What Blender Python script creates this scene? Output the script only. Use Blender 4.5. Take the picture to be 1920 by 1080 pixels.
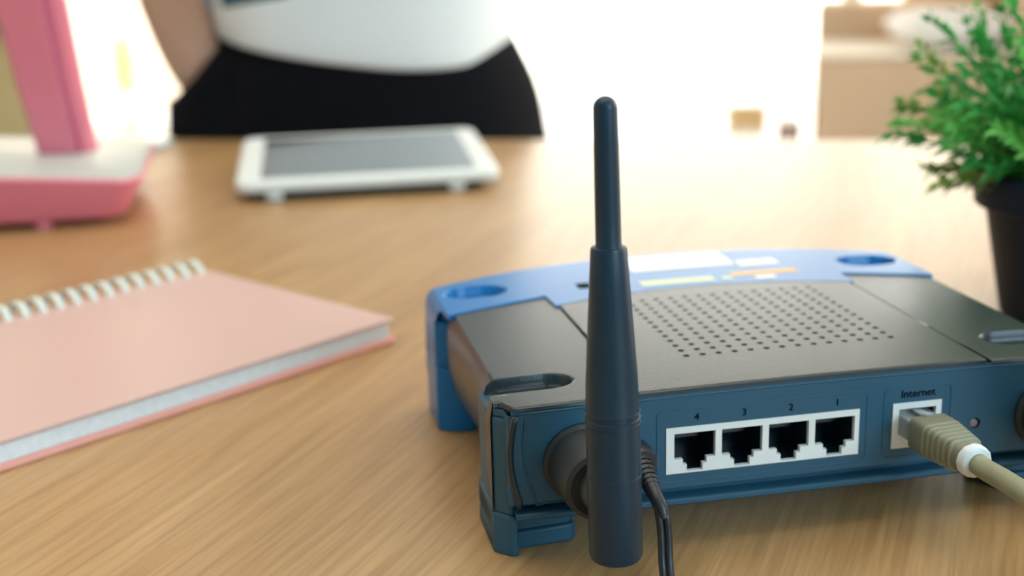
import bpy, bmesh, math, random
from mathutils import Vector, Matrix
from math import sin, cos, pi, radians, sqrt, exp
random.seed(7)
S = bpy.context.scene
for o in list(bpy.data.objects): bpy.data.objects.remove(o)
DZ = 0.75                                    # desk surface height
# ------------------------------------------------------------------ camera
cam = bpy.data.cameras.new('camera'); co = bpy.data.objects.new('camera', cam)
S.collection.objects.link(co); S.camera = co
co.matrix_world = (Matrix.Translation((0, 0, DZ + .1752)) @ Matrix.Rotation(pi/2 - .2683, 4, 'X')
                   @ Matrix.Rotation(-.0273, 4, 'Z'))
cam.sensor_width = 36; cam.lens = 2465.8/1920*36
cam.clip_start = .02; cam.clip_end = 100
cam.dof.use_dof = True; cam.dof.focus_distance = .355; cam.dof.aperture_fstop = 8.5
# ------------------------------------------------------------------ light
w = bpy.data.worlds.new('world'); S.world = w; w.use_nodes = True
bg = w.node_tree.nodes['Background']
bg.inputs[0].default_value = (1.0, .965, .91, 1); bg.inputs[1].default_value = 6.8
def area(name, loc, target, size, sizey, power, col):
    l = bpy.data.lights.new(name, 'AREA'); l.shape = 'RECTANGLE'; l.size = size; l.size_y = sizey
    l.energy = power; l.color = col
    o = bpy.data.objects.new(name, l); S.collection.objects.link(o); o.location = loc
    o.rotation_euler = (Vector(target)-Vector(loc)).to_track_quat('-Z', 'Y').to_euler()
    return o
area('cool_fill_behind', (1.7, -1.6, 1.75), (0, .6, .75), 1.5, 1.3, 50, (.58, .83, 1.0))  # added blue fill from behind right; that wall has no window
area('warm_fill_side', (2.4, 2.2, 1.9), (0, .8, .75), 1.8, 1.3, 28, (1.0, .90, .76))  # added warm fill from the right, out of view
area('overhead_fill', (-.2, .8, 2.55), (-.2, .8, 0), 1.6, 1.6, 20, (1.0, .95, .88))  # added soft fill overhead, no lamp modelled there
S.view_settings.view_transform = 'Standard'; S.view_settings.look = 'None'
S.view_settings.gamma = 1; S.view_settings.use_curve_mapping = False
S.view_settings.exposure = 0

# ------------------------------------------------------------------ materials
def mat(name, col, rough=.5, spec=.5, metal=0, bump=0, bscale=200, var=0, coat=0, trans=0, emit=None, sub=0):
    m = bpy.data.materials.new(name); m.use_nodes = True
    nt = m.node_tree; b = nt.nodes['Principled BSDF']
    b.inputs['Base Color'].default_value = (*col, 1); b.inputs['Roughness'].default_value = rough
    b.inputs['Specular IOR Level'].default_value = spec; b.inputs['Metallic'].default_value = metal
    b.inputs['Coat Weight'].default_value = coat; b.inputs['Transmission Weight'].default_value = trans
    if sub:
        b.inputs['Subsurface Weight'].default_value = sub; b.inputs['Subsurface Scale'].default_value = .01
    tc = nt.nodes.new('ShaderNodeTexCoord')
    if var:
        n = nt.nodes.new('ShaderNodeTexNoise'); n.inputs['Scale'].default_value = bscale*.12; n.inputs['Detail'].default_value = 4
        nt.links.new(tc.outputs['Object'], n.inputs['Vector'])
        r = nt.nodes.new('ShaderNodeValToRGB')
        r.color_ramp.elements[0].position = .3; r.color_ramp.elements[1].position = .7
        r.color_ramp.elements[0].color = (*[c*(1-var) for c in col], 1)
        r.color_ramp.elements[1].color = (*[min(1, c*(1+var)) for c in col], 1)
        nt.links.new(n.outputs['Fac'], r.inputs[0]); nt.links.new(r.outputs[0], b.inputs['Base Color'])
    if bump:
        n = nt.nodes.new('ShaderNodeTexNoise'); n.inputs['Scale'].default_value = bscale
        nt.links.new(tc.outputs['Object'], n.inputs['Vector'])
        bp = nt.nodes.new('ShaderNodeBump'); bp.inputs['Strength'].default_value = bump; bp.inputs['Distance'].default_value = .0005
        nt.links.new(n.outputs['Fac'], bp.inputs['Height']); nt.links.new(bp.outputs[0], b.inputs['Normal'])
    return m
M = {}
M['black'] = mat('black_plastic_top', (.018, .029, .033), .27, .42, bump=.12, bscale=1600)
M['navy'] = mat('navy_black_plastic', (.014, .082, .140), .46, .5, bump=.12, bscale=1500)
M['antenna'] = mat('antenna_rubber', (.007, .028, .050), .36, .35, bump=.08, bscale=1500)
M['knob'] = mat('connector_rubber', (.018, .022, .024), .45, .5, bump=.1, bscale=1500)
M['blue'] = mat('blue_plastic', (.006, .155, .42), .28, .32, bump=.06, bscale=1500)
M['cream_print'] = mat('cream_label', (.80, .80, .72), .4)
M['lime_print'] = mat('lime_label', (.62, .72, .38), .4)
M['orange_print'] = mat('orange_label', (.85, .42, .05), .4)
M['dark_print'] = mat('dark_label', (.01, .01, .015), .9, .05)
M['white_plastic'] = mat('port_white_plastic', (.80, .80, .77), .45, var=.03, bscale=900)
M['cavity'] = mat('port_cavity', (.008, .022, .034), .22)  # blue glints inside the sockets are put into this dark colour
M['contact'] = mat('contact_metal', (.35, .30, .22), .35, metal=1)
M['cable'] = mat('grey_cable_sheath', (.27, .265, .165), .42, bump=.1, bscale=900)
M['boot'] = mat('grey_boot', (.185, .18, .12), .45, bump=.1, bscale=900)
M['collar'] = mat('pale_collar', (.66, .70, .70), .35)
M['clear'] = mat('clear_plug', (.62, .66, .66), .12, .6, trans=.6)
M['metal'] = mat('plug_metal', (.8, .8, .78), .25, metal=1)
M['wire'] = mat('black_wire', (.014, .017, .020), .38)
M['pink_cover'] = mat('pale_pink_card', (.61, .405, .36), .42, var=.02, bscale=60)
M['pink_back'] = mat('coral_card', (.86, .40, .33), .5)
M['paper'] = mat('page_paper', (.82, .84, .84), .7, var=.05, bscale=3000)
M['ring'] = mat('white_wire', (.74, .80, .74), .35)
M['pink'] = mat('pink_lamp_plastic', (.78, .20, .26), .35, .5, var=.02, bscale=40)
M['magenta'] = mat('pink_lamp_groove', (.70, .13, .27), .4)
M['tray'] = mat('frosted_tray', (.50, .52, .48), .4)
M['tablet'] = mat('white_tablet', (.76, .79, .76), .35, .5)
M['screen'] = mat('tablet_screen', (.012, .035, .055), .06, 1.0, coat=1.0)
M['rubber_shade'] = mat('dark_rubber_shade', (.02, .025, .03), .6)  # rear stand rubber, also the painted shade below the tablet
M['folder'] = mat('pale_blue_card', (.72, .82, .85), .3)
M['teal'] = mat('teal_card', (.18, .36, .40), .4)
M['teal_dark'] = mat('dark_teal_cloth', (.03, .09, .12), .5)
M['pot'] = mat('black_pot_plastic', (.006, .016, .032), .5, .15, bump=.05, bscale=400)
M['soil'] = mat('potting_soil', (.16, .10, .05), .9, bump=.6, bscale=300, var=.4)
def leafmat(n, c):
    m = mat(n, c, .5, .3, var=.25, bscale=400); b = m.node_tree.nodes['Principled BSDF']
    b.inputs['Subsurface Weight'].default_value = 0
    return m
M['leaf'] = leafmat('green_leaf', (.05, .36, .07)); M['leaf2'] = leafmat('bright_leaf', (.13, .50, .09)); M['leaf3'] = leafmat('olive_leaf', (.26, .38, .08))
M['skin'] = mat('skin', (.50, .30, .205), .55, .35, sub=.1)
M['shirt'] = mat('white_jersey', (.75, .77, .76), .8, .2, bump=.3, bscale=600)
M['sleeve'] = mat('blue_grey_cloth', (.38, .45, .58), .8, .2)
M['skirt'] = mat('black_cloth', (.0045, .0045, .0065), .85, .1, bump=.2, bscale=600)
M['hair'] = mat('dark_hair', (.03, .018, .012), .45, bump=.5, bscale=200)
M['eye'] = mat('eye_white', (.8, .8, .78), .2); M['iris'] = mat('iris', (.05, .025, .015), .2); M['lip'] = mat('lips', (.45, .14, .12), .4)
M['shoe'] = mat('black_leather', (.015, .015, .015), .3)
M['sofa'] = mat('tan_upholstery', (.68, .49, .34), .85, .2, bump=.4, bscale=300, var=.04)
M['sofa_pale'] = mat('pale_cream_seat', (.86, .78, .66), .85, .2)
M['pillow'] = mat('white_cotton', (.88, .86, .84), .85, .2)
M['peach'] = mat('peach_cotton', (.85, .56, .32), .85, .2)
M['woodleg'] = mat('walnut_leg', (.26, .12, .05), .4)
M['olive'] = mat('olive_upholstery', (.26, .21, .10), .85, .2, var=.06, bscale=60)
M['vase'] = mat('tan_ceramic', (.22, .11, .04), .5)
M['dry'] = mat('dry_stem', (.42, .27, .12), .8)
M['greyobj'] = mat('grey_ceramic', (.35, .33, .30), .5)
M['floor'] = mat('pale_tile', (.80, .76, .69), .25, .5, var=.02, bscale=20)
M['grout'] = mat('tile_grout', (.55, .52, .47), .8)
M['wall'] = mat('cream_paint', (.82, .76, .66), .85, .2, bump=.2, bscale=150)
M['wall_blue_bounce'] = mat('blue_bounce_paint', (.30, .50, .62), .85, .2, bump=.2, bscale=150)  # unseen wall made blue so it reflects blue onto panel and antenna
M['ceil'] = mat('ceiling_paint', (.86, .85, .82), .9, .2, bump=.1, bscale=100)
M['frame'] = mat('white_frame', (.85, .84, .82), .4)
M['glass'] = mat('window_glass', (1, 1, 1), .0, .5, trans=1)
M['terrace'] = mat('pale_concrete', (.80, .77, .70), .85, var=.04, bscale=20)
M['planter'] = mat('ochre_planter', (.95, .74, .42), .6)
M['desk_edge'] = mat('desk_leg_white', (.80, .78, .74), .4)
def thin_glass():
    m = bpy.data.materials.new('window_pane_glass'); m.use_nodes = True; nt = m.node_tree
    for n in list(nt.nodes): nt.nodes.remove(n)
    o = nt.nodes.new('ShaderNodeOutputMaterial'); mx = nt.nodes.new('ShaderNodeMixShader'); fr = nt.nodes.new('ShaderNodeFresnel')
    t = nt.nodes.new('ShaderNodeBsdfTransparent'); g = nt.nodes.new('ShaderNodeBsdfGlossy'); g.inputs['Roughness'].default_value = .02
    t.inputs[0].default_value = (.96, .97, .96, 1); fr.inputs[0].default_value = 1.3
    nt.links.new(fr.outputs[0], mx.inputs[0]); nt.links.new(t.outputs[0], mx.inputs[1]); nt.links.new(g.outputs[0], mx.inputs[2]); nt.links.new(mx.outputs[0], o.inputs[0])
    return m
M['glass'] = thin_glass()
def curtain_mat(name, col):
    m = bpy.data.materials.new(name); m.use_nodes = True; nt = m.node_tree
    for n in list(nt.nodes): nt.nodes.remove(n)
    o = nt.nodes.new('ShaderNodeOutputMaterial'); a = nt.nodes.new('ShaderNodeAddShader'); mx = nt.nodes.new('ShaderNodeMixShader')
    d = nt.nodes.new('ShaderNodeBsdfDiffuse'); t = nt.nodes.new('ShaderNodeBsdfTranslucent'); tr = nt.nodes.new('ShaderNodeBsdfTransparent')
    wv = nt.nodes.new('ShaderNodeTexNoise'); wv.inputs['Scale'].default_value = 30
    d.inputs[0].default_value = (*[c*.4 for c in col], 1); t.inputs[0].default_value = (*[c*.55 for c in col], 1); mx.inputs[0].default_value = .35
    nt.links.new(d.outputs[0], a.inputs[0]); nt.links.new(t.outputs[0], a.inputs[1])
    nt.links.new(a.outputs[0], mx.inputs[1]); nt.links.new(tr.outputs[0], mx.inputs[2]); nt.links.new(mx.outputs[0], o.inputs[0])
    return m
M['curtain'] = curtain_mat('cream_sheer', (1, .80, .52))
def wood():
    m = bpy.data.materials.new('oak_veneer'); m.use_nodes = True; nt = m.node_tree; b = nt.nodes['Principled BSDF']
    N = nt.nodes.new; L = nt.links.new
    tc = N('ShaderNodeTexCoord'); mp = N('ShaderNodeMapping'); mp.inputs['Rotation'].default_value = (0, 0, radians(WOOD_ROT))
    L(tc.outputs['Object'], mp.inputs[0])
    # gentle warp so that the lines wander
    nw = N('ShaderNodeTexNoise'); nw.inputs['Scale'].default_value = 5; nw.inputs['Detail'].default_value = 1; L(mp.outputs[0], nw.inputs[0])
    vm = N('ShaderNodeVectorMath'); vm.operation = 'MULTIPLY'; vm.inputs[1].default_value = (.012, 0, 0); L(nw.outputs['Color'], vm.inputs[0])
    va = N('ShaderNodeVectorMath'); va.operation = 'ADD'; L(mp.outputs[0], va.inputs[0]); L(vm.outputs[0], va.inputs[1])
    def stretched(sx, sy, det, rough=.55):
        s = N('ShaderNodeMapping'); s.inputs['Scale'].default_value = (sx, sy, 1); L(va.outputs[0], s.inputs[0])
        n = N('ShaderNodeTexNoise'); n.inputs['Scale'].default_value = 1; n.inputs['Detail'].default_value = det; n.inputs['Roughness'].default_value = rough
        L(s.outputs[0], n.inputs[0]); return n.outputs['Fac']
    fine = stretched(520, 16, 4, .6); mid = stretched(150, 5, 3); broad = stretched(22, 1.6, 2)
    def ramp(src, p0, p1, c0, c1):
        r = N('ShaderNodeValToRGB'); e = r.color_ramp.elements
        e[0].position = p0; e[1].position = p1; e[0].color = (*c0, 1); e[1].color = (*c1, 1); L(src, r.inputs[0]); return r.outputs[0]
    c = ramp(broad, .3, .7, (.43, .250, .100), (.54, .335, .146))
    def mul(a, bb, f):
        x = N('ShaderNodeMix'); x.data_type = 'RGBA'; x.blend_type = 'MULTIPLY'; x.inputs[0].default_value = f; L(a, x.inputs[6]); L(bb, x.inputs[7]); return x.outputs[2]
    c = mul(c, ramp(mid, .35, .65, (.84, .80, .74), (1, 1, 1)), .7)
    c = mul(c, ramp(fine, .35, .6, (.66, .60, .52), (1, 1, 1)), .75)
    L(c, b.inputs['Base Color'])
    b.inputs['Roughness'].default_value = .34; b.inputs['Specular IOR Level'].default_value = .8
    bp = N('ShaderNodeBump'); bp.inputs['Strength'].default_value = .12; bp.inputs['Distance'].default_value = .0003; L(fine, bp.inputs['Height']); L(bp.outputs[0], b.inputs['Normal'])
    return m
DESK_YAW = math.atan2(1042-1195, 412+463)
WOOD_ROT = math.degrees(DESK_YAW) + 22
M['wood'] = wood()

# ------------------------------------------------------------------ helpers
class MB:
    def __init__(s): s.v = []; s.f = []
    def add(s, vs, fs):
        n = len(s.v); s.v += [tuple(v) for v in vs]; s.f += [tuple(i+n for i in f) for f in fs]; return s
    def box(s, x0, x1, y0, y1, z0, z1):
        vs = [(x, y, z) for z in (z0, z1) for y in (y0, y1) for x in (x0, x1)]
        return s.add(vs, [(0, 2, 3, 1), (4, 5, 7, 6), (0, 1, 5, 4), (2, 6, 7, 3), (0, 4, 6, 2), (1, 3, 7, 5)])
    def grid(s, fn, nu, nv, closeu=False):
        vs = [fn(i, j) for j in range(nv) for i in range(nu)]; fs = []
        for j in range(nv-1):
            for i in range(nu if closeu else nu-1):
                k = (i+1) % nu; fs.append((j*nu+i, j*nu+k, (j+1)*nu+k, (j+1)*nu+i))
        return s.add(vs, fs)
    def prism(s, poly, z0, z1, top=None):
        n = len(poly); t = top or poly
        vs = [(x, y, z0) for x, y in poly]+[(x, y, z1) for x, y in t]
        return s.add(vs, [tuple(reversed(range(n))), tuple(range(n, 2*n))]+[(i, (i+1) % n, n+(i+1) % n, n+i) for i in range(n)])
    def lathe(s, prof, n=32, base=(0, 0, 0), axis='z'):
        vs = []
        for r, h in prof:
            for k in range(n):
                a = 2*pi*k/n; c, d = r*cos(a), r*sin(a)
                p = (c, d, h) if axis == 'z' else (c, -h, d) if axis == '-y' else (h, c, d)
                vs.append((p[0]+base[0], p[1]+base[1], p[2]+base[2]))
        fs = [(j*n+k, j*n+(k+1) % n, (j+1)*n+(k+1) % n, (j+1)*n+k) for j in range(len(prof)-1) for k in range(n)]
        m = len(prof)-1
        fs += [tuple(reversed(range(n))), tuple(range(m*n, m*n+n))]
        return s.add(vs, fs)
    def tube(s, pts, r, n=10, rs=None, closed=False, flat=1.0):
        P = [Vector(p) for p in pts]; m = len(P); vs = []; up = Vector((0, 0, 1)); ref = None
        for i, p in enumerate(P):
            if closed: t = P[(i+1) % m]-P[i-1]
            else: t = P[min(i+1, m-1)]-P[max(i-1, 0)]
            t.normalize()
            if ref is None: ref = t.cross(up) if abs(t.z) < .95 else t.cross(Vector((0, 1, 0)))
            ref = (ref-t*ref.dot(t)).normalized(); b = t.cross(ref); rr = rs[i] if rs else r
            for k in range(n):
                a = 2*pi*k/n; vs.append(p+ref*rr*cos(a)+b*rr*flat*sin(a))
        mm = m if closed else m-1
        fs = [(i*n+k, i*n+(k+1) % n, ((i+1) % m)*n+(k+1) % n, ((i+1) % m)*n+k) for i in range(mm) for k in range(n)]
        if not closed: fs += [tuple(reversed(range(n))), tuple(range((m-1)*n, m*n))]
        return s.add(vs, fs)
    def ob(s, name, m, parent=None, smooth=None, bevel=0, seg=2, k=1.0, kind=None, label=None, sub=0, solid=0):
        me = bpy.data.meshes.new(name); me.from_pydata([(a*k, b*k, c*k) for a, b, c in s.v], [], s.f); me.update()
        bm = bmesh.new(); bm.from_mesh(me); bmesh.ops.recalc_face_normals(bm, faces=bm.faces); bm.to_mesh(me); bm.free()
        me.materials.append(m); o = bpy.data.objects.new(name, me); S.collection.objects.link(o)
        if parent: o.parent = parent
        if solid: md = o.modifiers.new('s', 'SOLIDIFY'); md.thickness = solid; md.offset = -1
        if bevel: md = o.modifiers.new('b', 'BEVEL'); md.width = bevel*k; md.segments = seg; md.limit_method = 'ANGLE'; md.angle_limit = radians(35)
        if sub: md = o.modifiers.new('ss', 'SUBSURF'); md.levels = sub; md.render_levels = sub
        if smooth is None: smooth = bool(bevel or sub)
        if smooth:
            for p in me.polygons: p.use_smooth = True
            if not sub and smooth != 'all':
                try: me.set_sharp_from_angle(angle=radians(smooth if smooth is not True else 38))
                except Exception: pass
        if kind: o['kind'] = kind
        if label: o['label'] = label
        return o
mm = .001
def tag(o, label, cat, group=None, kind=None):
    o['label'] = label; o['category'] = cat
    if group: o['group'] = group
    if kind: o['kind'] = kind
    return o
def empty(name, loc, rz=0):
    o = bpy.data.objects.new(name, None); S.collection.objects.link(o); o.location = loc; o.rotation_euler = (0, 0, rz)
    o.empty_display_size = .02; return o
def structure(o): o['kind'] = 'structure'; return o
def text_mesh(name, txt, size, m, parent, matrix, extrude=.0002):
    c = bpy.data.curves.new(name, 'FONT'); c.body = txt; c.size = size; c.extrude = extrude; c.align_x = 'CENTER'
    t = bpy.data.objects.new(name+'_c', c); S.collection.objects.link(t)
    bpy.context.view_layer.update()
    me = bpy.data.meshes.new_from_object(t.evaluated_get(bpy.context.evaluated_depsgraph_get()))
    bpy.data.objects.remove(t); me.name = name; me.materials.clear(); me.materials.append(m)
    o = bpy.data.objects.new(name, me); S.collection.objects.link(o); o.parent = parent; o.matrix_local = matrix
    return o

# ================================================================== the setting
YB = 7.1
RX0, RX1, RY0 = -3.6, 3.4, -2.6
fl = structure(MB().box(RX0-.1, RX1+.1, RY0-.1, YB+.1, -.12, -.004).ob('floor', M['grout']))
ts = .6
me0 = None; nt_ = 0
for j in range(-4, 12):
    for i in range(-6, 6):
        x, y = i*ts, j*ts
        # the room's tiles: only the strip the photograph could see needs separate pieces
        if y < 3.5 or y > 6.5: continue
        if me0 is None:
            t = MB().box(.003, ts-.003, .003, ts-.003, -.004, 0).ob('floor_tile', M['floor'], fl); me0 = t.data
        else:
            t = bpy.data.objects.new('floor_tile', me0); S.collection.objects.link(t); t.parent = fl
        t.location = (x, y, 0)
MB().box(RX0, RX1, RY0, 3.597, -.004, 0).box(RX0, RX1, 6.603, YB+.12, -.004, 0).ob('floor_finish', M['floor'], fl)
structure(MB().box(RX0-.1, RX1+.1, RY0-.1, YB+.1, 2.7, 2.8).ob('ceiling', M['ceil']))
WX0, WX1, WZ1 = -2.75, 2.95, 2.45
structure(MB().box(RX0-.1, WX0, YB, YB+.12, 0, 2.7).box(WX1, RX1+.1, YB, YB+.12, 0, 2.7).box(WX0, WX1, YB, YB+.12, WZ1, 2.7).ob('wall_back', M['wall']))
structure(MB().box(RX0-.1, RX0, RY0, YB, 0, 2.7).ob('wall_left', M['wall']))
# right wall with an unseen window opening added to light the desk
structure(MB().box(RX1, RX1+.1, RY0, .9, 0, 2.7).box(RX1, RX1+.1, 3.6, YB, 0, 2.7).box(RX1, RX1+.1, .9, 3.6, 0, .8).box(RX1, RX1+.1, .9, 3.6, 2.3, 2.7).ob('wall_right', M['wall']))
structure(MB().box(RX0-.1, RX1+.1, RY0-.1, RY0, 0, .9).box(RX0-.1, RX1+.1, RY0-.1, RY0, 2.4, 2.7)
          .box(RX0-.1, RX1+.1, RY0-.1, RY0, .9, 2.4).ob('wall_front', M['wall_blue_bounce']))
def window(name, xs, z0, z1, y, axis='x', fw=.05, sill=.05):
    r = structure(empty(name, (0, 0, 0)))
    def bx(mb, a0, a1, c0, c1, d):
        if axis == 'x': mb.box(a0, a1, y-d, y+d, c0, c1)
        else: mb.box(y-d, y+d, a0, a1, c0, c1)
    for a0, a1 in zip(xs[:-1], xs[1:]):
        f = MB(); bx(f, a0, a0+fw, z0, z1, .03); bx(f, a1-fw, a1, z0, z1, .03); bx(f, a0+fw, a1-fw, z1-fw, z1, .03); bx(f, a0+fw, a1-fw, z0, z0+sill, .03)
        fo = f.ob('window_frame', M['frame'], r)
        p = MB()
        if axis == 'x': p.box(a0+fw, a1-fw, y-.003, y+.003, z0+sill, z1-fw)
        else: p.box(y-.003, y+.003, a0+fw, a1-fw, z0+sill, z1-fw)
        p.ob('pane', M['glass'], fo)
    return r
window('window_1', [WX0, -1.62, -.45, 1.85, WX1], -.002, WZ1, YB+.06, sill=.003)
window('added_side_window', [.9, 2.25, 3.6], .8, 2.3, RX1+.05, 'y')  # unseen, added to bring light in from the side
structure(MB().box(-14, 14, YB+.12, 24, -.2, -.03).ob('terrace', M['terrace']))
# sheer curtain at the left of the glass doors
def curtain(x0, x1, label):
    n = 140
    def fn(i, j):
        t = i/(n-1); x = x0+(x1-x0)*t; z = .03+(2.5-.03)*j/6
        return (x, YB-.14+.035*sin(t*(x1-x0)*62)+.012*sin(t*19+j*.3), z)
    c = MB().grid(fn, n, 7).ob('sheer_curtain', M['curtain'], smooth='all')
    return tag(c, label, 'curtain')
curtain(-2.72, -1.62, 'cream sheer curtain hanging in folds at the far left of the bright glass doors')

# ================================================================== desk
desk = tag(empty('desk', (-.0255, 1.1185, 0), DESK_YAW), 'light oak veneer desk with long grain lines carrying the router and notebook', 'desk')
MB().box(-1.0, 1.0, -1.35, 0, DZ-.028, DZ).ob('desktop', M['wood'], desk, bevel=.0015)
for sx in (-.95, .90):
    for sy in (-1.30, -.10):
        MB().box(sx, sx+.05, sy, sy+.05, 0, DZ-.028).ob('leg', M['desk_edge'], desk, bevel=.003)
MB().box(-.9, .9, -1.28, -1.25, DZ-.09, DZ-.028).box(-.9, .9, -.10, -.07, DZ-.09, DZ-.028).ob('apron', M['desk_edge'], desk)

# ================================================================== router (local millimetres)
R = tag(empty('wireless_router', (-.0073681, .3482887, DZ), .1973), 'black and blue wireless router standing on the desk with rear ports facing us', 'router')
W = 186.
def ztop(u, v=0):
    t = (u-93)/93.; return 46.4+1.1*(1-t*t)
def sstep(x, a, b):
    t = max(0, min(1, (x-a)/(b-a))); return t*t*(3-2*t)
def dent(u, v, vc, hw=6.6, end=26., depth=3.6, start=None):
    """foot socket: a stadium open towards the side of the case"""
    uu = u if u < 93 else W-u
    c = end-hw
    if uu > c: d = sqrt(((uu-c)/1.15)**2+(v-vc)**2)
    else: d = abs(v-vc)
    if start is not None and uu < start+hw: d = max(d, sqrt(((uu-start-hw)/1.15)**2+(v-vc)**2))
    return depth*(1-sstep(d, hw-.9, hw+.1))
def vb_side(u):
    uu = u if u < 93 else W-u
    return 87+11*max(0, min(1, (uu-4)/35.))**.9
def vb_mid(u):
    t = (u-95)/55.; return 84.5+9.5*(1-t*t)
def vfront(u):
    t = abs(u-95)/92.; return 125+21*(1-t**2.2)
LEFT = [(9, 12.6), (5.8, 13.6), (3.6, 19), (2.2, 27), (1.6, 35), (2.0, 41), (3.2, 44.6), (4.6, 46.2)]
def side_col(left):
    """side wall and outer third of the top, one side"""
    pu = []
    for a, z in LEFT[:-1]: pu.append((a, z))
    n = 76
    for i in range(n): pu.append((4.6+((40.6 if left else 35.8)-4.6)*i/(n-1), None))
    nv = 170
    def vst(a): return -6.6*sstep(a, 2.2, 6.0)
    def fn(i, j, off=(0, 0)):
        a, z = pu[i]; t = j/(nv-1)
        v0 = 0.0 if z is not None else vst(a-3.9*(1-(a-4.6)/36.4))
        u = a if left else W-a
        v = v0+(vb_side(u)+1.5-v0)*t if 0 else (v0+(24-v0)*t/.62 if t < .62 else 24+(vb_side(u)+1.5-24)*(t-.62)/.38)
        fl = 1-sstep(v, 2, 30)
        if z is not None:
            pin = 2.2*sin(pi*max(0, min(1, (v-10)/75)))*(1-(z-12)/38.)
            a2 = a+pin; a2 = a2+(min(a2, .15+max(0, z-42.5)*.28)-a2)*fl
            return (a2 if left else W-a2, v+off[0], z-min(dent(3, v, 11.5), max(0, z-41)))
        f2 = 1-sstep(v, 3, 15); a2 = a-3.7*f2*(1-(a-4.6)/36.4)
        u2 = a2 if left else W-a2
        return (u2, v+off[0], ztop(u2)-dent(u2, v, 11.5)+off[1])
    mb = MB().grid(fn, len(pu), nv)
    k0 = len(LEFT)-1
    mb.grid(lambda i, j: fn(i+k0, 0, [(0, 0), (-1.0, -.1), (-1.35, -.35), (-1.45, -1.4)][j]), len(pu)-k0, 4)
    return mb
side_col(True).ob('side_shell', M['black'], R, k=mm, smooth=50)
side_col(False).ob('side_shell', M['black'], R, k=mm, smooth=50)
# belly and inner darkness
MB().box(8, W-8, -5, 120, 12.4, 13.6).ob('bottom_plate', M['navy'], R, k=mm)
# centre plate with vent holes
CU0, CU1 = 41.0, 150.0
P_ = 5.172; U0, V0 = 64.9, 19.4; NU, NVH = 14, 13
mb = MB()
def zc(u): return ztop(u)+.45
def cell(mb, cu, cv, h, r, fz, depth):
    o = []
    for k in range(8):
        a = pi/8+k*pi/4
        o.append((cu+r*cos(a), cv+r*sin(a)))
    sq = [(h, h*.4142), (h*.4142, h), (-h*.4142, h), (-h, h*.4142), (-h, -h*.4142), (-h*.4142, -h), (h*.4142, -h), (h, -h*.4142)]
    vs = [(cu+a, cv+b, fz(cu+a)) for a, b in sq]+[(a, b, fz(a)) for a, b in o]+[(a, b, fz(a)-depth) for a, b in o]
    cs = [(cu+h, cv+h, fz(cu+h)), (cu-h, cv+h, fz(cu-h)), (cu-h, cv-h, fz(cu-h)), (cu+h, cv-h, fz(cu+h))]
    fs = []
    for k in range(8):
        k2 = (k+1) % 8; fs.append((k, k2, 8+k2, 8+k)); fs.append((8+k, 8+k2, 16+k2, 16+k))
    vs += cs; fs += [(0, 24, 1), (2, 25, 3), (4, 26, 5), (6, 27, 7)]
    mb.add(vs, fs)
for i in range(NU):
    for j in range(NVH):
        cell(mb, U0+i*P_, V0+j*P_, P_/2, 1.08, zc, 1.4)
hu0, hu1, hv0, hv1 = U0-P_/2, U0+(NU-.5)*P_, V0-P_/2, V0+(NVH-.5)*P_
def strip(ua, ub, va, vb, nu, nv):
    mb.grid(lambda i, j: ((lambda u: (u, (va if not callable(va) else va(u))+((vb(u) if callable(vb) else vb)-(va if not callable(va) else va(u)))*j/(nv-1), zc(u)))(ua+(ub-ua)*i/(nu-1))), nu, nv)
strip(CU0+.5, hu0, -6.6, lambda u: vb_mid(u)+1.5, 12, 3); strip(hu1, CU1-1.0, -6.6, lambda u: vb_mid(u)+1.5, 12, 3)
strip(hu0, hu1, -6.6, hv0, NU+1, 2); strip(hu0, hu1, hv1, lambda u: vb_mid(u)+1.5, NU+1, 2)
# plate edges (step into grooves) and rear rounding
for ue, s in ((CU0+.5, -1), (CU1-1.0, 1)):
    mb.grid(lambda i, j: (ue+s*[0, .25, .3][i], -6.6+j*(vb_mid(ue)+8)/4, zc(ue)-[0, .15, 1.6][i]), 3, 5)
mb.grid(lambda i, j: (CU0+.5+(CU1-CU0-1.5)*i/40, -6.6+[0, -1.0, -1.35, -1.45][j], zc(CU0+.5+(CU1-CU0-1.5)*i/40)+[0, -.1, -.35, -1.4][j]), 41, 4)
mb.ob('vent_panel', M['black'], R, k=mm, smooth=30)
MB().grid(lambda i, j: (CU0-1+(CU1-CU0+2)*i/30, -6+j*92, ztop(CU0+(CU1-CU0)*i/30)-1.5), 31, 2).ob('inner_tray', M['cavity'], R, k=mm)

# rear panel with real openings
LU0, LU1, LZ0, LZ1 = 49.5, 108.8, 22.1, 36.2
WU0, WU1, WZ0_, WZ1_ = 119.4, 135.0, 22.4, 36.6
mb = MB()
PV = -8.0
us = sorted(set([4.5, 6, 8, 14, 24, 34, LU0, 60, 75, 90, 100, LU1, WU0, WU1, 144.4, 148.8, 155, 162, 170, 178, 180, 181.5]))
zs = [17.6, LZ0, WZ0_, 25.5, 29.9, LZ1, WZ1_, 40, 44.9]
def zt_(u, z): return z if z < 44 else ztop(u)-.8+(.35 if CU0 < u < CU1 else 0)
for a, b in zip(us[:-1], us[1:]):
    for c, d in zip(zs[:-1], zs[1:]):
        mu, mz = (a+b)/2, (c+d)/2
        if LU0 < mu < LU1 and LZ0 < mz < LZ1: continue
        if WU0 < mu < WU1 and WZ0_ < mz < WZ1_: continue
        if 144.4 < mu < 148.8 and 25.5 < mz < 29.9: continue
        mb.add([(a, PV, zt_(a, c)), (b, PV, zt_(b, c)), (b, PV, zt_(b, d)), (a, PV, zt_(a, d))], [(0, 1, 2, 3)])
sub = MB(); cell(sub, 146.6, 27.7, 2.2, 1.75, lambda u: 0, 3)
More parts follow.
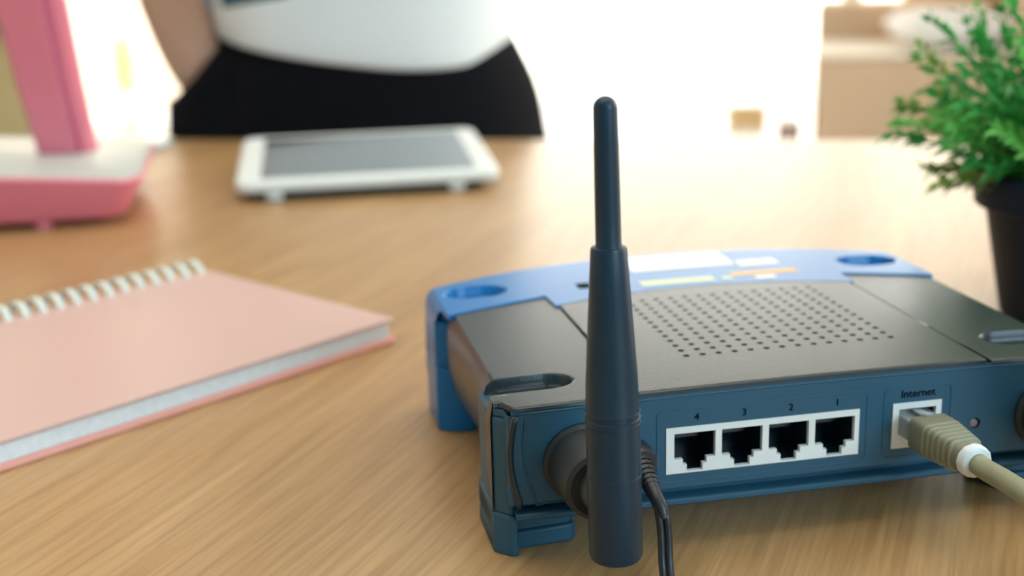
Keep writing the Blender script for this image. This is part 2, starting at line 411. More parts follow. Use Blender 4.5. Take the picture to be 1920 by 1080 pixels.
mb.add([(x, PV-z*1.0, y) for x, y, z in [(a, b, -c*-1) for a, b, c in sub.v]], sub.f)
# wrap round the ends
for e, s in ((4.5, -1), (181.5, 1)):
    mb.grid(lambda i, j: (e+s*[0, .8, 1.0][i], PV+[0, .6, 8][i], 17.6+(44.6-17.6)*j/6), 3, 7)
mb.ob('rear_panel', M['navy'], R, k=mm)
# bottom lip: groove, then ledge bowed down in the middle
def lipz(u): t = (u-93)/93; return 13.9-1.0*(1-t*t)
mb = MB()
prof = [(PV, 17.6), (PV+4, 17.3), (PV+4, 15.6), (PV-.8, 15.3), (PV-1.4, 14.9), (PV-1.4, 13.9), (PV-.7, 13.2), (-2, 13.0)]
mb.grid(lambda i, j: (5+176*i/40, prof[j][0], prof[j][1]-13.9+lipz(5+176*i/40) if j > 0 else 17.6), 41, 8)
mb.ob('bottom_lip', M['navy'], R, k=mm, smooth=30)
# thin shadow rail under the top edge
MB().tube([(6+174*i/30, PV-.1, ztop(6+174*i/30)-1.7) for i in range(31)], .28, 6).ob('top_rail', M['navy'], R, k=mm, smooth='all')
# curved end brackets
for s in (0, 1):
    pts = []
    for k in range(13):
        t = k/12; z = 44.5-(44.5-17)*t; uu = 5.6-2.2*sin(pi*min(1, t*1.05)*.95)+1.2*t
        pts.append((uu if not s else W-uu, PV-.6, z))
    pts2 = [( (p[0]+(3.2+1.6*k/12 if not s else -3.2-1.6*k/12)), p[1]+.45, p[2]-(.8 if k == 0 else 0)) for k, p in enumerate(pts)]
    MB().tube(pts, 1.0, 8).ob('end_bracket', M['black'], R, k=mm, smooth='all')
    MB().tube(pts2+[(W-9-5 if s else 14, PV-.1, 17.6), (W-22 if s else 22, PV-.1, 17.4)], .3, 6).ob('bracket_line', M['navy'], R, k=mm, smooth='all')
# rear legs
for s in (0, 1):
    X = lambda u: (W-u) if s else u
    mb = MB()
    col = [(0, 0), (4.4, -4.5), (6.6, -4.5), (6.6, 24), (1.8, 24), (0, 21)]
    top = [(1.0, .4), (4.6, -4.0), (6.6, -4.0), (6.6, 23), (3.2, 23), (1.4, 20)]
    mb.prism([(X(a), b) for a, b in col], 0, 12.8)
    col = [(max(a, .6), b+.0) for a, b in col]; mb.prism([(X(a), b) for a, b in col], 12.8, 42.0)
    mb.prism([(X(a), b) for a, b in [(.8, .1), (5, -4.3), (5, -2), (1.2, 2)]], 42, 44.6)
    foot = [(0, 0), (4.4, -.5)]+[(22+3.4*sin(a), 4.6-3.6*cos(a)) for a in [i*pi/2/5 for i in range(6)]]+[(25.4, 20), (22, 24), (0, 23)]
    mb.prism([(X(a), b) for a, b in foot], 0, 5.6); mb.prism([(X(a+.0 if a < 20 else a-.7), b+.5) for a, b in foot], 5.6, 14)
    mb.ob('rear_leg', M['navy'], R, k=mm, bevel=.7)
# blue front
def blue_top():
    mb = MB()
    ulist = [(-.6, 20.), (-1.2, 30.), (-1.0, 40.), (-.3, 44.0), (.9, 45.8), (2.2, None)]
    ulist += [(2.2+(W-4.4)*i/260., None) for i in range(1, 261)]
    ulist += [(W-.9, 45.8), (W+.3, 44.), (W+1.0, 40.), (W+1.2, 30.), (W+.6, 20.)]
    nv = 84
    def vb(u): return vb_mid(u) if 39.6 < u < 151.0 else vb_side(u)
    def fn(i, j):
        u, z = ulist[i]
        v0 = vb(u); v1 = vfront(u)
        if z is not None: v0 = 99.6 if z < 44 else 97
        if j < 4:     # lip where blue overlaps black
            v = v0; zz = [-1.4, -.2, .35, .55][j]; v += [0, 0, .1, .5][j]
        elif j < nv-5:
            t = (j-4)/(nv-10); v = v0+.5+(v1-2.5-v0-.5)*t; zz = .55
        else:
            q = j-(nv-5); v = v1-2.5+[.9, 1.8, 2.4, 2.8, 2.8][q]; zz = .55-[.2, .8, 1.9, 12, 33][q]
        if z is None:
            base = ztop(u)+zz-dent(u, v, 112, 7.6, 26.5, 4.0, start=6.0)*(1 if 4 <= j < nv-4 else 0)
        else: base = z if j < nv-3 else min(z, ztop(u)+zz)
        return (u, v, base)
    return mb.grid(fn, len(ulist), nv)
blue_top().ob('front_shell', M['blue'], R, k=mm, smooth=40)
for s in (0, 1):
    X = lambda u: (W-u) if s else u
    mb = MB()
    pl = [(-1.25, 99.3), (1.2, 97.6), (6, 95), (12, 95), (13, 124), (1, 125), (-1.2, 121)]
    mb.prism([(X(a), b) for a, b in pl], 0, 24)
    mb.prism([(X(a+(.15 if a < 0 else 0)), b) for a, b in pl], 24, 41.2)
    mb.prism([(X(a), b) for a, b in [(-.9, 104), (1.4, 99.2), (6, 95.2), (7, 98)]], 41, 44.8)
    ft = [(-1.2, 104), (18, 104), (20.5, 107), (20.5, 122), (17, 126), (0, 126), (-1.2, 122)]
    mb.prism([(X(a), b) for a, b in ft], 0, 13)
    mb.ob('front_leg', M['blue'], R, k=mm, bevel=.9)
# printed marks on the blue front
def label_strip(name, ua, ub, va, vb_, m, n=12, dz=.62):
    mb = MB()
    mb.grid(lambda i, j: (ua+(ub-ua)*i/(n-1), (va+(vb_-va)*j)+0, ztop(ua+(ub-ua)*i/(n-1))+dz), n, 2)
    return mb.ob(name, m, R, k=mm, smooth='all')
label_strip('cream_sticker', 78, 119, 119, 140, M['cream_print'])
label_strip('lime_stripe', 76, 104, 99, 105, M['lime_print'])
label_strip('orange_stripe', 112, 138, 103, 107.5, M['orange_print'])
label_strip('lime_mark', 107, 111, 99.5, 103, M['lime_print'])
label_strip('cream_mark', 119, 127, 97, 101, M['cream_print'])
label_strip('peach_mark', 120, 136, 116, 124, M['cream_print'])
label_strip('dark_mark', 53, 58, 103, 110, M['dark_print'])

# port blocks
def port_block(name, u0, u1, z0, z1, n, openings):
    mb = MB(); y0, y1 = PV-.35, PV+1.2
    B = lambda a, b, c, d: mb.box(a, b, y0, y1, c, d)
    B(u0, u1, z1-1.9, z1); B(u0, u1, z0, z0+.45)
    prev = u0
    for a, b in openings:
        B(prev, a, z0+.45, z1-1.9); prev = b
        zb = z1-1.9-7.9
        B(a, a+2.6, z0+.45, zb); B(b-2.6, b, z0+.45, zb)
        B(a+2.6, a+3.8, z0+.45, zb-1.7); B(b-3.8, b-2.6, z0+.45, zb-1.7)
    B(prev, u1, z0+.45, z1-1.9)
    o = mb.ob(name, M['white_plastic'], R, k=mm)
    for a, b in openings:
        c = MB(); g = y1
        vs = [(a, g, z0+.4), (b, g, z0+.4), (b, g, z1-1.8), (a, g, z1-1.8)]
        vs += [(x, 6, z) for x, _, z in vs]
        c.add(vs, [(0, 1, 5, 4), (1, 2, 6, 5), (2, 3, 7, 6), (3, 0, 4, 7), (4, 5, 6, 7)])
        c.box(a+2.2, b-2.2, 0, 6, z1-6.5, z1-3.2)
        c.ob('port_socket', M['cavity'], o, k=mm)
        k = MB()
        for q in range(8):
            x = a+2.6+q*(b-a-5.2)/7
            k.add([(x-.15, -5.5, z1-2.6), (x+.15, -5.5, z1-2.6), (x+.15, 3, z1-5.4), (x-.15, 3, z1-5.4)], [(0, 1, 2, 3)])
        k.ob('port_contacts', M['contact'], o, k=mm)
    return o
ops = [(49.5+2.4+i*(12.45+1.9), 49.5+2.4+i*(12.45+1.9)+12.4) for i in range(4)]
port_block('port_block', LU0, LU1, LZ0, LZ1, 4, ops)
port_block('port_frame', WU0, WU1, WZ0_, WZ1_, 1, [(121.4, 133.2)])
def rrect(u0, u1, z0, z1, r=2):
    pts = []
    for cx, cz, a0 in ((u1-r, z1-r, 0), (u0+r, z1-r, 90), (u0+r, z0+r, 180), (u1-r, z0+r, 270)):
        for k in range(5):
            a = radians(a0+k*22.5); pts.append((cx+r*cos(a), PV-.02, cz+r*sin(a)))
    return pts
for u0, u1 in ((46.8, 111.2), (116.6, 138)):
    MB().tube(rrect(u0, u1, 19.6, 41.6), .2, 6, closed=True).ob('port_outline', M['navy'], R, k=mm, smooth='all')
RZ = Matrix.Rotation(pi/2, 4, 'X')
for i, ch in enumerate('4321'):
    text_mesh('port_number', ch, .0030, M['dark_print'], R, Matrix.Translation(((ops[i][0]+6.8)*mm, (PV-.05)*mm, 37.9*mm)) @ RZ)
text_mesh('port_lettering', 'Internet', .0034, M['dark_print'], R, Matrix.Translation((127.4*mm, (PV-.05)*mm, 38.2*mm)) @ RZ)
b = MB().lathe([(1.3, -.5), (1.3, 1.4), (1.0, 1.6)], 16, (146.3, -6.2, 27.6), '-y').ob('reset_button', mat('reset_button_reflection', (.30, .20, .20), .4), R, k=mm, smooth=40)  # pinkish reflection put into the button's base colour

# antennas: knurled connector + hinged rod
def antenna(u, tilt):
    mb = MB()
    c = mb.lathe([(0.1, 7.0), (11.6, 7.0), (11.6, 9.2), (10.9, 9.8), (10.5, 10), (10.2, 22), (9.6, 26.5), (8.4, 27.4), (6.2, 27.4), (6.0, 28), (6.0, 38), (.1, 38)], 40, (u-.5, 0, 29), '-y')
    base = c.ob('antenna_connector', M['knob'], R, k=mm, smooth=35)
    mb = MB(); zt = 14.6
    prof = [(.1, 0), (5.6, .0), (6.6, .6), (7.05, 1.8), (7.05, 24), (6.95, 38.4), (7.1, 38.6), (7.1, 39.6), (6.8, 39.8), (6.8, 41.4), (7.0, 41.6), (6.85, 42.6), (6.6, 50), (5.9, 62), (5.2, 73), (4.55, 83.5), (4.3, 84.2), (3.35, 84.4), (3.2, 85)]
    prof += [(3.16, 95), (3.05, 108), (2.98, 118.3)]+[(2.98*cos(a), 118.3+2.9*sin(a)) for a in [radians(x) for x in (15, 30, 45, 60, 75, 88)]]
    mb.lathe(prof, 40)
    a = mb.ob('antenna_rod', M['antenna'], R, k=mm, smooth=35)
    a.location = (u*mm, -40*mm, zt*mm); a.rotation_euler = (0, tilt, 0)
    for h, r in ((38.5, 7.12), (41.5, 7.02), (24, 7.07)):
        MB().tube([(r*cos(t), r*sin(t), h) for t in [2*pi*k/40 for k in range(40)]], .14, 5, closed=True).ob('seam_ring', M['antenna'], a, k=mm, smooth='all')
antenna(25.4, -.017); antenna(171.5, .03)

# ================================================================== power cable (router-local coords, so a top-level empty with the same frame)
def at_router(name): return empty(name, (-.0073681, .3482887, DZ), .1973)
pc = tag(at_router('power_cable'), 'thin twin-wire black power cable running from behind the antenna down the desk', 'cable')
mb = MB()
pts = [(43.5, -8.2, 31.0), (43.0, -14, 30.6), (42.4, -20, 29.0), (42.0, -26, 26.2), (41.8, -29, 23.8)]
mb.lathe([(.1, 8.1), (4.6, 8.1), (4.6, 15), (4.0, 16), (.1, 16)], 20, (40.4, 0, 29.5), '-y'); mb.ob('barrel_plug', M['wire'], pc, k=mm, smooth=40)
mb = MB()
for k in range(8):
    t = k/7; a = Vector((40.0, -15, 29.0)).lerp(Vector((40.6, -25.5, 24.6)), t); d = Vector((.6, -10.5, -4.4)).normalized()*.52
    mb.tube([a-d, a+d], 0, 14, rs=[3.5-1.3*t, 3.3-1.3*t])
mb.tube([(40.0, -15, 29.0), (40.7, -27.0, 24.0), (41.3, -29.2, 22.0), (41.7, -30, 19.5)], 0, 12, rs=[2.6, 2.0, 2.1, 1.7]); mb.ob('strain_relief', M['wire'], pc, k=mm, smooth=40)
def bez(ps, n=8):
    out = []
    P = [Vector(p) for p in ps]; P = [P[0]*2-P[1]]+P+[P[-1]*2-P[-2]]
    for i in range(1, len(P)-2):
        for k in range(n):
            t = k/n; a, b_, c, d = P[i-1:i+3]
            out.append(.5*((2*b_)+(c-a)*t+(2*a-5*b_+4*c-d)*t*t+(3*b_-a-3*c+d)*t**3))
    out.append(P[-2]); return out
for dx, dv in ((-.9, .0), (1.0, -.4)):
    MB().tube(bez([(40.9+dx*.5, -28.0, 23.4), (41.3+dx, -30+dv, 20), (41.6+dx, -31+dv, 15), (41.2+dx, -33.5+dv, 7), (40.6+dx, -39+dv, 2.2), (40.2+dx, -50, 1.25), (40+dx, -90, 1.25), (34+dx, -180, 1.25), (10+dx, -300, 1.25)]), 1.1, 10).ob('wire', M['wire'], pc, k=mm, smooth='all')

# ================================================================== ethernet cable
ec = tag(at_router('ethernet_cable'), 'grey network cable with ribbed boot plugged into the single right-hand port', 'cable')
A0 = Vector((126.9, -6.0, 29.9)); A1 = Vector((129.6, -37, 28.9)); AX = (A1-A0).normalized(); SX = Vector((0, 0, 1)).cross(AX).normalized()*-1; UP = SX.cross(AX)*-1
if UP.z < 0: UP = -UP
def sect(d, hw, hh, r, dz=0):
    c = A0+AX*d+UP*dz; out = []
    for cx, cz, a0 in ((hw-r, hh-r, 0), (-hw+r, hh-r, 90), (-hw+r, -hh+r, 180), (hw-r, -hh+r, 270)):
        for k in range(4):
            a = radians(a0+k*30); out.append(c+SX*(cx+r*cos(a))+UP*(cz+r*sin(a)))
    return out
def loft(secs):
    mb = MB(); n = len(secs[0]); vs = [p for s in secs for p in s]
    fs = [(i*n+k, i*n+(k+1) % n, (i+1)*n+(k+1) % n, (i+1)*n+k) for i in range(len(secs)-1) for k in range(n)]
    fs += [tuple(reversed(range(n))), tuple(range((len(secs)-1)*n, len(secs)*n))]
    return mb.add(vs, fs)
loft([sect(-4, 5.6, 3.2, .5), sect(9, 5.6, 3.2, .5)]).ob('plug', M['clear'], ec, k=mm, smooth=40)
mb = MB()
for q in range(8):
    c = A0+AX*(-2)+SX*(-3.6+q*1.03)-UP*3.25; mb.box(c.x-.2, c.x+.2, c.y-2.6, c.y+2.6, c.z-.2, c.z+.2)
mb.ob('plug_pins', M['metal'], ec, k=mm)
# latch tab seen at the left of the plug
loft([sect(-1, 1.6, .4, .2, 3.9), sect(5, 1.6, .4, .2, 4.3), sect(9, 1.6, .5, .2, 5.0)]).ob('latch', M['clear'], ec, k=mm, smooth=40)
bs = [sect(7.2, 5.4, 4.0, 1.2), sect(7.9, 6.2, 4.8, 1.5), sect(12, 6.3, 5.0, 1.8), sect(16, 6.1, 4.9, 2.0), sect(22, 5.4, 4.6, 2.6), sect(28, 4.6, 4.2, 3.4), sect(29.6, 4.3, 4.1, 3.8)]
loft(bs).ob('boot', M['boot'], ec, k=mm, smooth=45)
for k in range(6):
    d = 15+k*2.2; t = (d-12)/17.6; hw = 6.45-2.0*max(0, t)**1.2; hh = 5.15-.8*max(0, t)
    loft([sect(d-.55, hw-.3, hh-.3, 2.2), sect(d-.3, hw+.25, hh+.2, 2.4), sect(d+.3, hw+.2, hh+.2, 2.4), sect(d+.55, hw-.3, hh-.3, 2.2)]).ob('boot_rib', M['cable'], ec, k=mm, smooth=45)
loft([sect(28.9, 4.3, 4.2, 4.0), sect(29.2, 4.9, 4.7, 4.5), sect(31.6, 4.8, 4.6, 4.4), sect(32.2, 4.2, 4.0, 3.9)]).ob('collar', M['collar'], ec, k=mm, smooth=50)
E1 = A0+AX*31
MB().tube(bez([tuple(E1), tuple(E1+AX*5+Vector((.1, 0, -.4))), (130.4, -52, 28.9), (131.4, -66, 28.2), (136, -90, 22), (150, -125, 9), (172, -165, 3.2), (210, -215, 3.0), (270, -270, 3.0)]), 3.0, 18).ob('cord', M['cable'], ec, k=mm, smooth='all')

# ================================================================== notebook
nb = tag(empty('spiral_notebook', (-.0517, .5523, DZ), radians(227.26)), 'pale pink wire-bound notebook lying closed on the desk at left', 'notebook')
NL, NW = 205, 142
def rplate(x0, x1, y0, y1, z0, z1, r=2.5):
    pts = []
    for cx, cy, a0 in ((x1-r, y1-r, 0), (x0+r, y1-r, 90), (x0+r, y0+r, 180), (x1-r, y0+r, 270)):
        for k in range(5):
            a = radians(a0+k*22.5); pts.append((cx+r*cos(a), cy+r*sin(a)))
    return MB().prism(pts, z0, z1)
rplate(0, NL, -NW, 0, 9.8, 11.2, 1.5).ob('front_cover', M['pink_cover'], nb, k=mm, bevel=.25)
rplate(0, NL, -NW, 0, .2, 2.3, 1.5).ob('back_cover', M['pink_back'], nb, k=mm, bevel=.25, label='coral pink back cover')
mb = MB(); npg = 16
for k in range(npg):
    z = 2.4+k*7.3/npg; e = random.uniform(-.25, .25)
    mb.box(2.4+e, NL-2.4, -NW+2, -2.2+e, z, z+7.3/npg-.07)
mb.ob('pages', M['paper'], nb, k=mm)
ring0 = None
for k in range(23):
    x = 6.2+k*8.55
    if ring0 is None:
        mb = MB()
        for dx in (-.85, .85):
            mb.tube([(dx, -NW-1.0+7.8*cos(t), 8.4+7.9*sin(t)) for t in [2*pi*q/24 for q in range(24)]], .78, 8, closed=True)
        rr = mb.ob('ring', M['ring'], nb, k=mm, smooth='all'); ring0 = rr
    else:
        rr = ring0.copy(); S.collection.objects.link(rr); rr.parent = nb
    rr.location = (x*mm, 0, 0)

# ================================================================== tablet
tb = tag(empty('tablet', (-.184, .868, DZ+.0015), radians(5.8)), 'white framed tablet lying flat near the far edge of the desk', 'tablet')
tb.rotation_euler = (radians(2.6), 0, radians(8.2))
TW, TL = 180, 158
rplate(0, TW, 0, TL, 5, 12.5, 10).ob('body', M['tablet'], tb, k=mm, bevel=2.2, seg=3)
rplate(17, TW-15, 12, TL-11, 12.45, 12.75, 1).ob('screen', M['screen'], tb, k=mm)
rplate(12, TW-12, 3, TL-12, .3, 5.2, 3).ob('shadow_pad', M['rubber_shade'], tb, k=mm)  # dark slab added to draw the shadow line below the near edge
for x, y in ((26, 9), (TW-30, 9)):
    MB().lathe([(.1, -.4), (8, -.4), (8.5, 5.4), (.1, 5.4)], 16, (x, y, 0)).ob('foot', M['tablet'], tb, k=mm, smooth=40)
MB().box(30, TW-30, 122, 138, -7.2, 2).ob('rear_stand', M['rubber_shade'], tb, k=mm, bevel=1)

# ================================================================== folder behind the lamp
fd = tag(empty('paper_folder', (-.405, 1.128, DZ), radians(-10)), 'pale blue-white paper folder lying behind the pink lamp at the desk edge', 'folder')
rplate(-130, 108, -58, 40, 0, .8, 3).ob('back_cover', M['teal'], fd, k=mm, label='teal back cover')
rplate(-128, 106, -57, 39, .8, 3.6, 3).ob('sheets', M['paper'], fd, k=mm)
rplate(-130, 108, -58, 40, 3.6, 4.4, 3).ob('front_cover', M['folder'], fd, k=mm, bevel=.2)

# ================================================================== pink desk lamp
lp = tag(empty('desk_lamp', (-.242, .815, DZ), radians(11)), 'pink desk lamp with flared base, frosted tray top and leaning arm', 'lamp')
# base: local x runs left from the right front corner (0), y back
mb = MB()
BL, BD = 170, 150
def bz(x): return 28+13*min(1, -x/85.) if x < 0 else 28
def ringpts(inset, zf, flare):
    out = []; x0, x1, y0, y1, r = -BL+inset, 0-inset, 0+inset, BD-inset, 16
    for cx, cy, a0 in ((x1-r, y1-r, 0), (x0+r, y1-r, 90), (x0+r, y0+r, 180), (x1-r, y0+r, 270)):
        for k in range(7):
            a = radians(a0+k*15); x = cx+r*cos(a); y = cy+r*sin(a); out.append((x+(flare if x > -BL/2 else -flare), y+(flare*.6 if y > BD/2 else -flare*.6)))
    return out
rings = [(ringpts(2, 0, 0), 4.5), (ringpts(0, 0, 0), 6.5), (ringpts(0, 0, 12), None), (ringpts(1.5, 0, 12), 'top')]
vs = []
for pts, z in rings:
    for x, y in pts: vs.append((x, y, z if isinstance(z, float) or isinstance(z, int) else bz(x)+(1.5 if z == 'top' else 0)))
n = 28
fs = [(i*n+k, i*n+(k+1) % n, (i+1)*n+(k+1) % n, (i+1)*n+k) for i in range(3) for k in range(n)]+[tuple(reversed(range(n)))]
mb.add(vs, fs).ob('base', M['pink'], lp, k=mm, smooth=50)
mb = MB(); tp = ringpts(2, 0, 12)
vs = [(x, y, bz(x)+1.4) for x, y in tp]+[(x*.97-2, (y-75)*.94+75, bz(x)+3.4) for x, y in tp]
mb.add(vs, [(k, (k+1) % n, n+(k+1) % n, n+k) for k in range(n)]+[tuple(range(n, 2*n))]).ob('tray', M['tray'], lp, k=mm, smooth=50, label='frosted grey-white tray top')
for x, y in ((-52, 8), (-8-6, 118), (-BL+20, 10), (-BL+20, 125)):
    MB().lathe([(.1, 0), (5.2, 0), (6.4, 7), (.1, 7)], 16, (x, y, 0)).ob('foot', M['pink'], lp, k=mm, smooth=40)
# arm (in world axes, then parented)
mb = MB(); secs = []
arm = [((-41, 80, 36), 20), ((-46, 70, 80), 21.5), ((-52, 60, 145), 23.5), ((-68, 34, 300), 24), ((-78, 16, 400), 24)]
for (x, y, z), hw in arm:
    secs.append([(x-hw, y-2, z), (x-hw+3, y-7, z), (x+hw*.30, y-9, z), (x+hw*.42, y-6.5, z), (x+hw*.55, y-9, z), (x+hw-3, y-6, z), (x+hw, y-1, z), (x+hw-3, y+6, z), (x-hw+3, y+6, z)])
n9 = 9; vs = [p for s in secs for p in s]
fs = [(i*n9+k, i*n9+(k+1) % n9, (i+1)*n9+(k+1) % n9, (i+1)*n9+k) for i in range(len(secs)-1) for k in range(n9)]+[tuple(reversed(range(n9))), tuple(range((len(secs)-1)*n9, len(secs)*n9))]
mb.add(vs, fs).ob('arm', M['pink'], lp, k=mm, smooth=30, bevel=1)
MB().tube([(a[0][0]+a[1]*.43, a[0][1]-7.0, a[0][2]) for a in arm], 1.6, 8).ob('arm_ridge', M['magenta'], lp, k=mm, smooth='all')
MB().box(-112, -56, -190, 30, 398, 414).ob('lamp_head', M['pink'], lp, k=mm, bevel=6, seg=3)
MB().box(-106, -62, -184, -10, 396.6, 398.5).ob('diffuser', M['tray'], lp, k=mm)

# ================================================================== potted plant
PXc, PYc = .252, .566
pt = tag(empty('potted_plant', (PXc, PYc, DZ)), 'bushy green fern-like plant in a black plastic pot at the right edge', 'plant')
mb = MB().lathe([(.1, 0), (30, 0), (31.5, 1.5), (40.2, 48), (40.8, 50), (44.5, 50.6), (45.6, 51.5), (47.5, 65), (46.9, 66.6), (44.5, 66.8), (43.8, 65), (42.2, 58)], 48)
# drop the closing cap at the rim
mb.f.pop()
mb.ob('pot', M['pot'], pt, k=mm, smooth=40)
MB().grid(lambda i, j: ((42.0*j/6)*cos(2*pi*i/32), (42.0*j/6)*sin(2*pi*i/32), 59+1.6*sin(i*1.9+j*2.3)*(j < 6)), 32, 7, closeu=True).ob('soil', M['soil'], pt, k=mm, smooth='all')
rnd = random.Random(11)
def sprig(base, d, L, m, n=15):
    mb = MB(); P = []; p = Vector(base); d = d.normalized(); seg = L/n; g = rnd.uniform(.03, .085)
    for k in range(n+1):
        P.append(p.copy()); p = p+d*seg; d = (d+Vector((rnd.uniform(-.05, .05), rnd.uniform(-.05, .05), -g))).normalized()
    mb.tube(P, 0, 5, rs=[1.0-.7*k/n for k in range(n+1)])
    for k in range(3, n+1):
        t = (P[k]-P[k-1]).normalized()
        for q in range(5):
            a = rnd.uniform(0, 2*pi); side = t.orthogonal().normalized(); side.rotate(Matrix.Rotation(a, 3, t))
            dd = (t*.9+side*rnd.uniform(.6, 1.0)).normalized(); ln = rnd.uniform(8, 15)*(1-.35*k/n)
            b0 = P[k-1].lerp(P[k], rnd.random()); ww = rnd.uniform(.75, 1.15)*1.75; nn = dd.cross(t).normalized()*ww; up = dd.cross(nn).normalized()*.35*ww
            mid = b0+dd*ln*.5+Vector((0, 0, .4)); tip = b0+dd*ln+Vector((0, 0, -.8))
            mb.add([b0, mid+nn, mid+up, mid-nn, tip], [(0, 1, 2), (0, 2, 3), (1, 4, 2), (2, 4, 3), (0, 3, 1), (1, 3, 4)])
    return mb.ob('sprig', m, pt, k=mm)
for k in range(130):
    a = rnd.uniform(0, 2*pi); el = math.asin(rnd.uniform(.22, 1.0))
    rb = rnd.uniform(2, 30); base = (rb*cos(a+.3), rb*sin(a+.3), 59)
    d = Vector((cos(a)*cos(el), sin(a)*cos(el), sin(el)+.45))
    sprig(base, d, rnd.uniform(36, 62)*(1+.5*sin(el)), M[rnd.choice(['leaf', 'leaf', 'leaf2', 'leaf2', 'leaf3'])], 12)
sprig((-30, -8, 60), Vector((-1, -.2, .35)), 42, M['leaf3'], 10); sprig((-28, 4, 60), Vector((-1, .1, .5)), 40, M['leaf3'], 10)

# ================================================================== person standing behind the desk
PC = Vector((-.145, 1.30, 0))
pr = tag(empty('person', PC), 'person in white top and black skirt standing behind the desk, hand in pocket', 'person')
def skin_mesh(name, chain, edges, m, parent, lv=2):
    me = bpy.data.meshes.new(name); me.from_pydata([c[:3] for c in chain], edges, []); me.update()
    o = bpy.data.objects.new(name, me); S.collection.objects.link(o); o.parent = parent
    sk = o.modifiers.new('skin', 'SKIN'); sk.use_smooth_shade = True
    d = me.skin_vertices[0].data
    for i, c in enumerate(chain):
        r = c[3]; d[i].radius = r if isinstance(r, tuple) else (r, r); d[i].use_root = (i == 0)
    sb = o.modifiers.new('sub', 'SUBSURF'); sb.levels = lv; sb.render_levels = lv
    bpy.context.view_layer.update()
    me2 = bpy.data.meshes.new_from_object(o.evaluated_get(bpy.context.evaluated_depsgraph_get()))
    o.modifiers.clear(); o.data = me2; me2.name = name; me2.materials.clear(); me2.materials.append(m)
    for p in me2.polygons: p.use_smooth = True
    return o
V = []; Ed = []
def jn(x, y, z, r, par=None):
    V.append((x, y, z, r))
    if par is not None: Ed.append((par, len(V)-1))
    return len(V)-1
pel = jn(.01, 0, .84, (.105, .08)); wa = jn(.01, 0, .99, (.098, .072), pel); ch = jn(.01, 0, 1.16, (.115, .08), wa); shc = jn(.01, .005, 1.30, (.09, .065), ch)
nk = jn(.01, .0, 1.375, .045, shc); nk2 = jn(.01, -.008, 1.43, .043, nk); hd = jn(.01, -.012, 1.50, (.062, .072), nk2); hd2 = jn(.01, -.010, 1.56, (.066, .078), hd); hd3 = jn(.01, -.006, 1.61, (.045, .055), hd2)
for s in (-1, 1):
    hp = jn(.01+s*.08, 0, .77, .07, pel); th = jn(.01+s*.09, 0, .62, .068, hp); kn = jn(.01+s*.09, -.005, .44, .05, th); cf = jn(.01+s*.088, .02, .32, .05, kn); an = jn(.01+s*.085, .02, .09, .030, cf); he = jn(.01+s*.085, .0, .045, .032, an); to = jn(.01+s*.09, -.11, .032, .026, he)
# right arm (left in the picture): upper arm, elbow out, forearm down into the pocket
sh = jn(-.15, .0, 1.305, .055, shc); ua = jn(-.185, .01, 1.17, .043, sh); el = jn(-.215, .025, 1.03, .037, ua)
fa = jn(-.190, -.015, .945, .0345, el); fb = jn(-.166, -.040, .865, .033, fa); wr = jn(-.147, -.048, .808, .031, fb); pm = jn(-.120, -.040, .758, (.034, .018), wr)
for q in range(4):
    bx_, by_ = -.138+q*.016, -.042
    f1 = jn(bx_, by_-.002, .715-.004*abs(q-1.5), .0085, pm); f2 = jn(bx_+.004, by_, .690, .008, f1); f3 = jn(bx_+.008, by_+.006, .668-.004*abs(q-1.5), .007, f2)
t1 = jn(-.098, -.05, .755, .010, pm); t2 = jn(-.086, -.056, .728, .009, t1)
# left arm: bent across above the waist, holding a small tablet
sh = jn(.17, .0, 1.305, .055, shc); ua = jn(.205, .005, 1.17, .043, sh); el = jn(.215, -.02, 1.05, .037, ua)
fa = jn(.13, -.10, 1.04, .034, el); wr = jn(.03, -.155, 1.035, .025, fa); pm = jn(-.02, -.168, 1.035, (.018, .034), wr)
for q in range(4):
    z = 1.062-q*.017
    f1 = jn(-.055, -.172, z, .0085, pm); f2 = jn(-.080, -.160, z, .008, f1); f3 = jn(-.092, -.142, z, .007, f2)
t1 = jn(-.03, -.155, 1.075, .010, pm); t2 = jn(-.055, -.145, 1.088, .009, t1)
body = skin_mesh('body', V, Ed, M['skin'], pr)
def oval_loft(name, rows, m, n=48, hem=None, fold=0, nf=9, solid=.003, closed=True):
    mb = MB()
    def fn(i, j):
        z, cx, cy, rx, ry = rows[j]; a = 2*pi*i/n; c, s_ = cos(a), sin(a)
        e = .85; x = cx+rx*math.copysign(abs(c)**e, c); y = cy+ry*math.copysign(abs(s_)**e, s_)
        f = 1+fold*sin(a*nf+j*.4)*(1 if j == 0 else .5 if j < 3 else .1)
        zz = z+(hem(a)*(1, .6, .25)[j] if hem and j < 3 else 0)
        return (cx+(x-cx)*f, cy+(y-cy)*f, zz)
    return mb.grid(fn, n, len(rows), closeu=True).ob(name, m, pr, smooth='all', solid=solid, sub=1)
D = DZ
# skirt: silhouettes follow hips, left edge steps in at the pocket
oval_loft('skirt', [(.47, .0, 0, .235, .165), (.60, .0, 0, .215, .150), (.70, .0, 0, .192, .132), (D-.027, .0, 0, .1845, .122), (D+.005, .0, 0, .181, .120), (D+.03, .003, 0, .172, .116), (D+.055, .008, 0, .155, .112), (D+.08, .010, 0, .140, .106), (D+.13, .005, 0, .128, .094)], M['skirt'], fold=.012, nf=7)
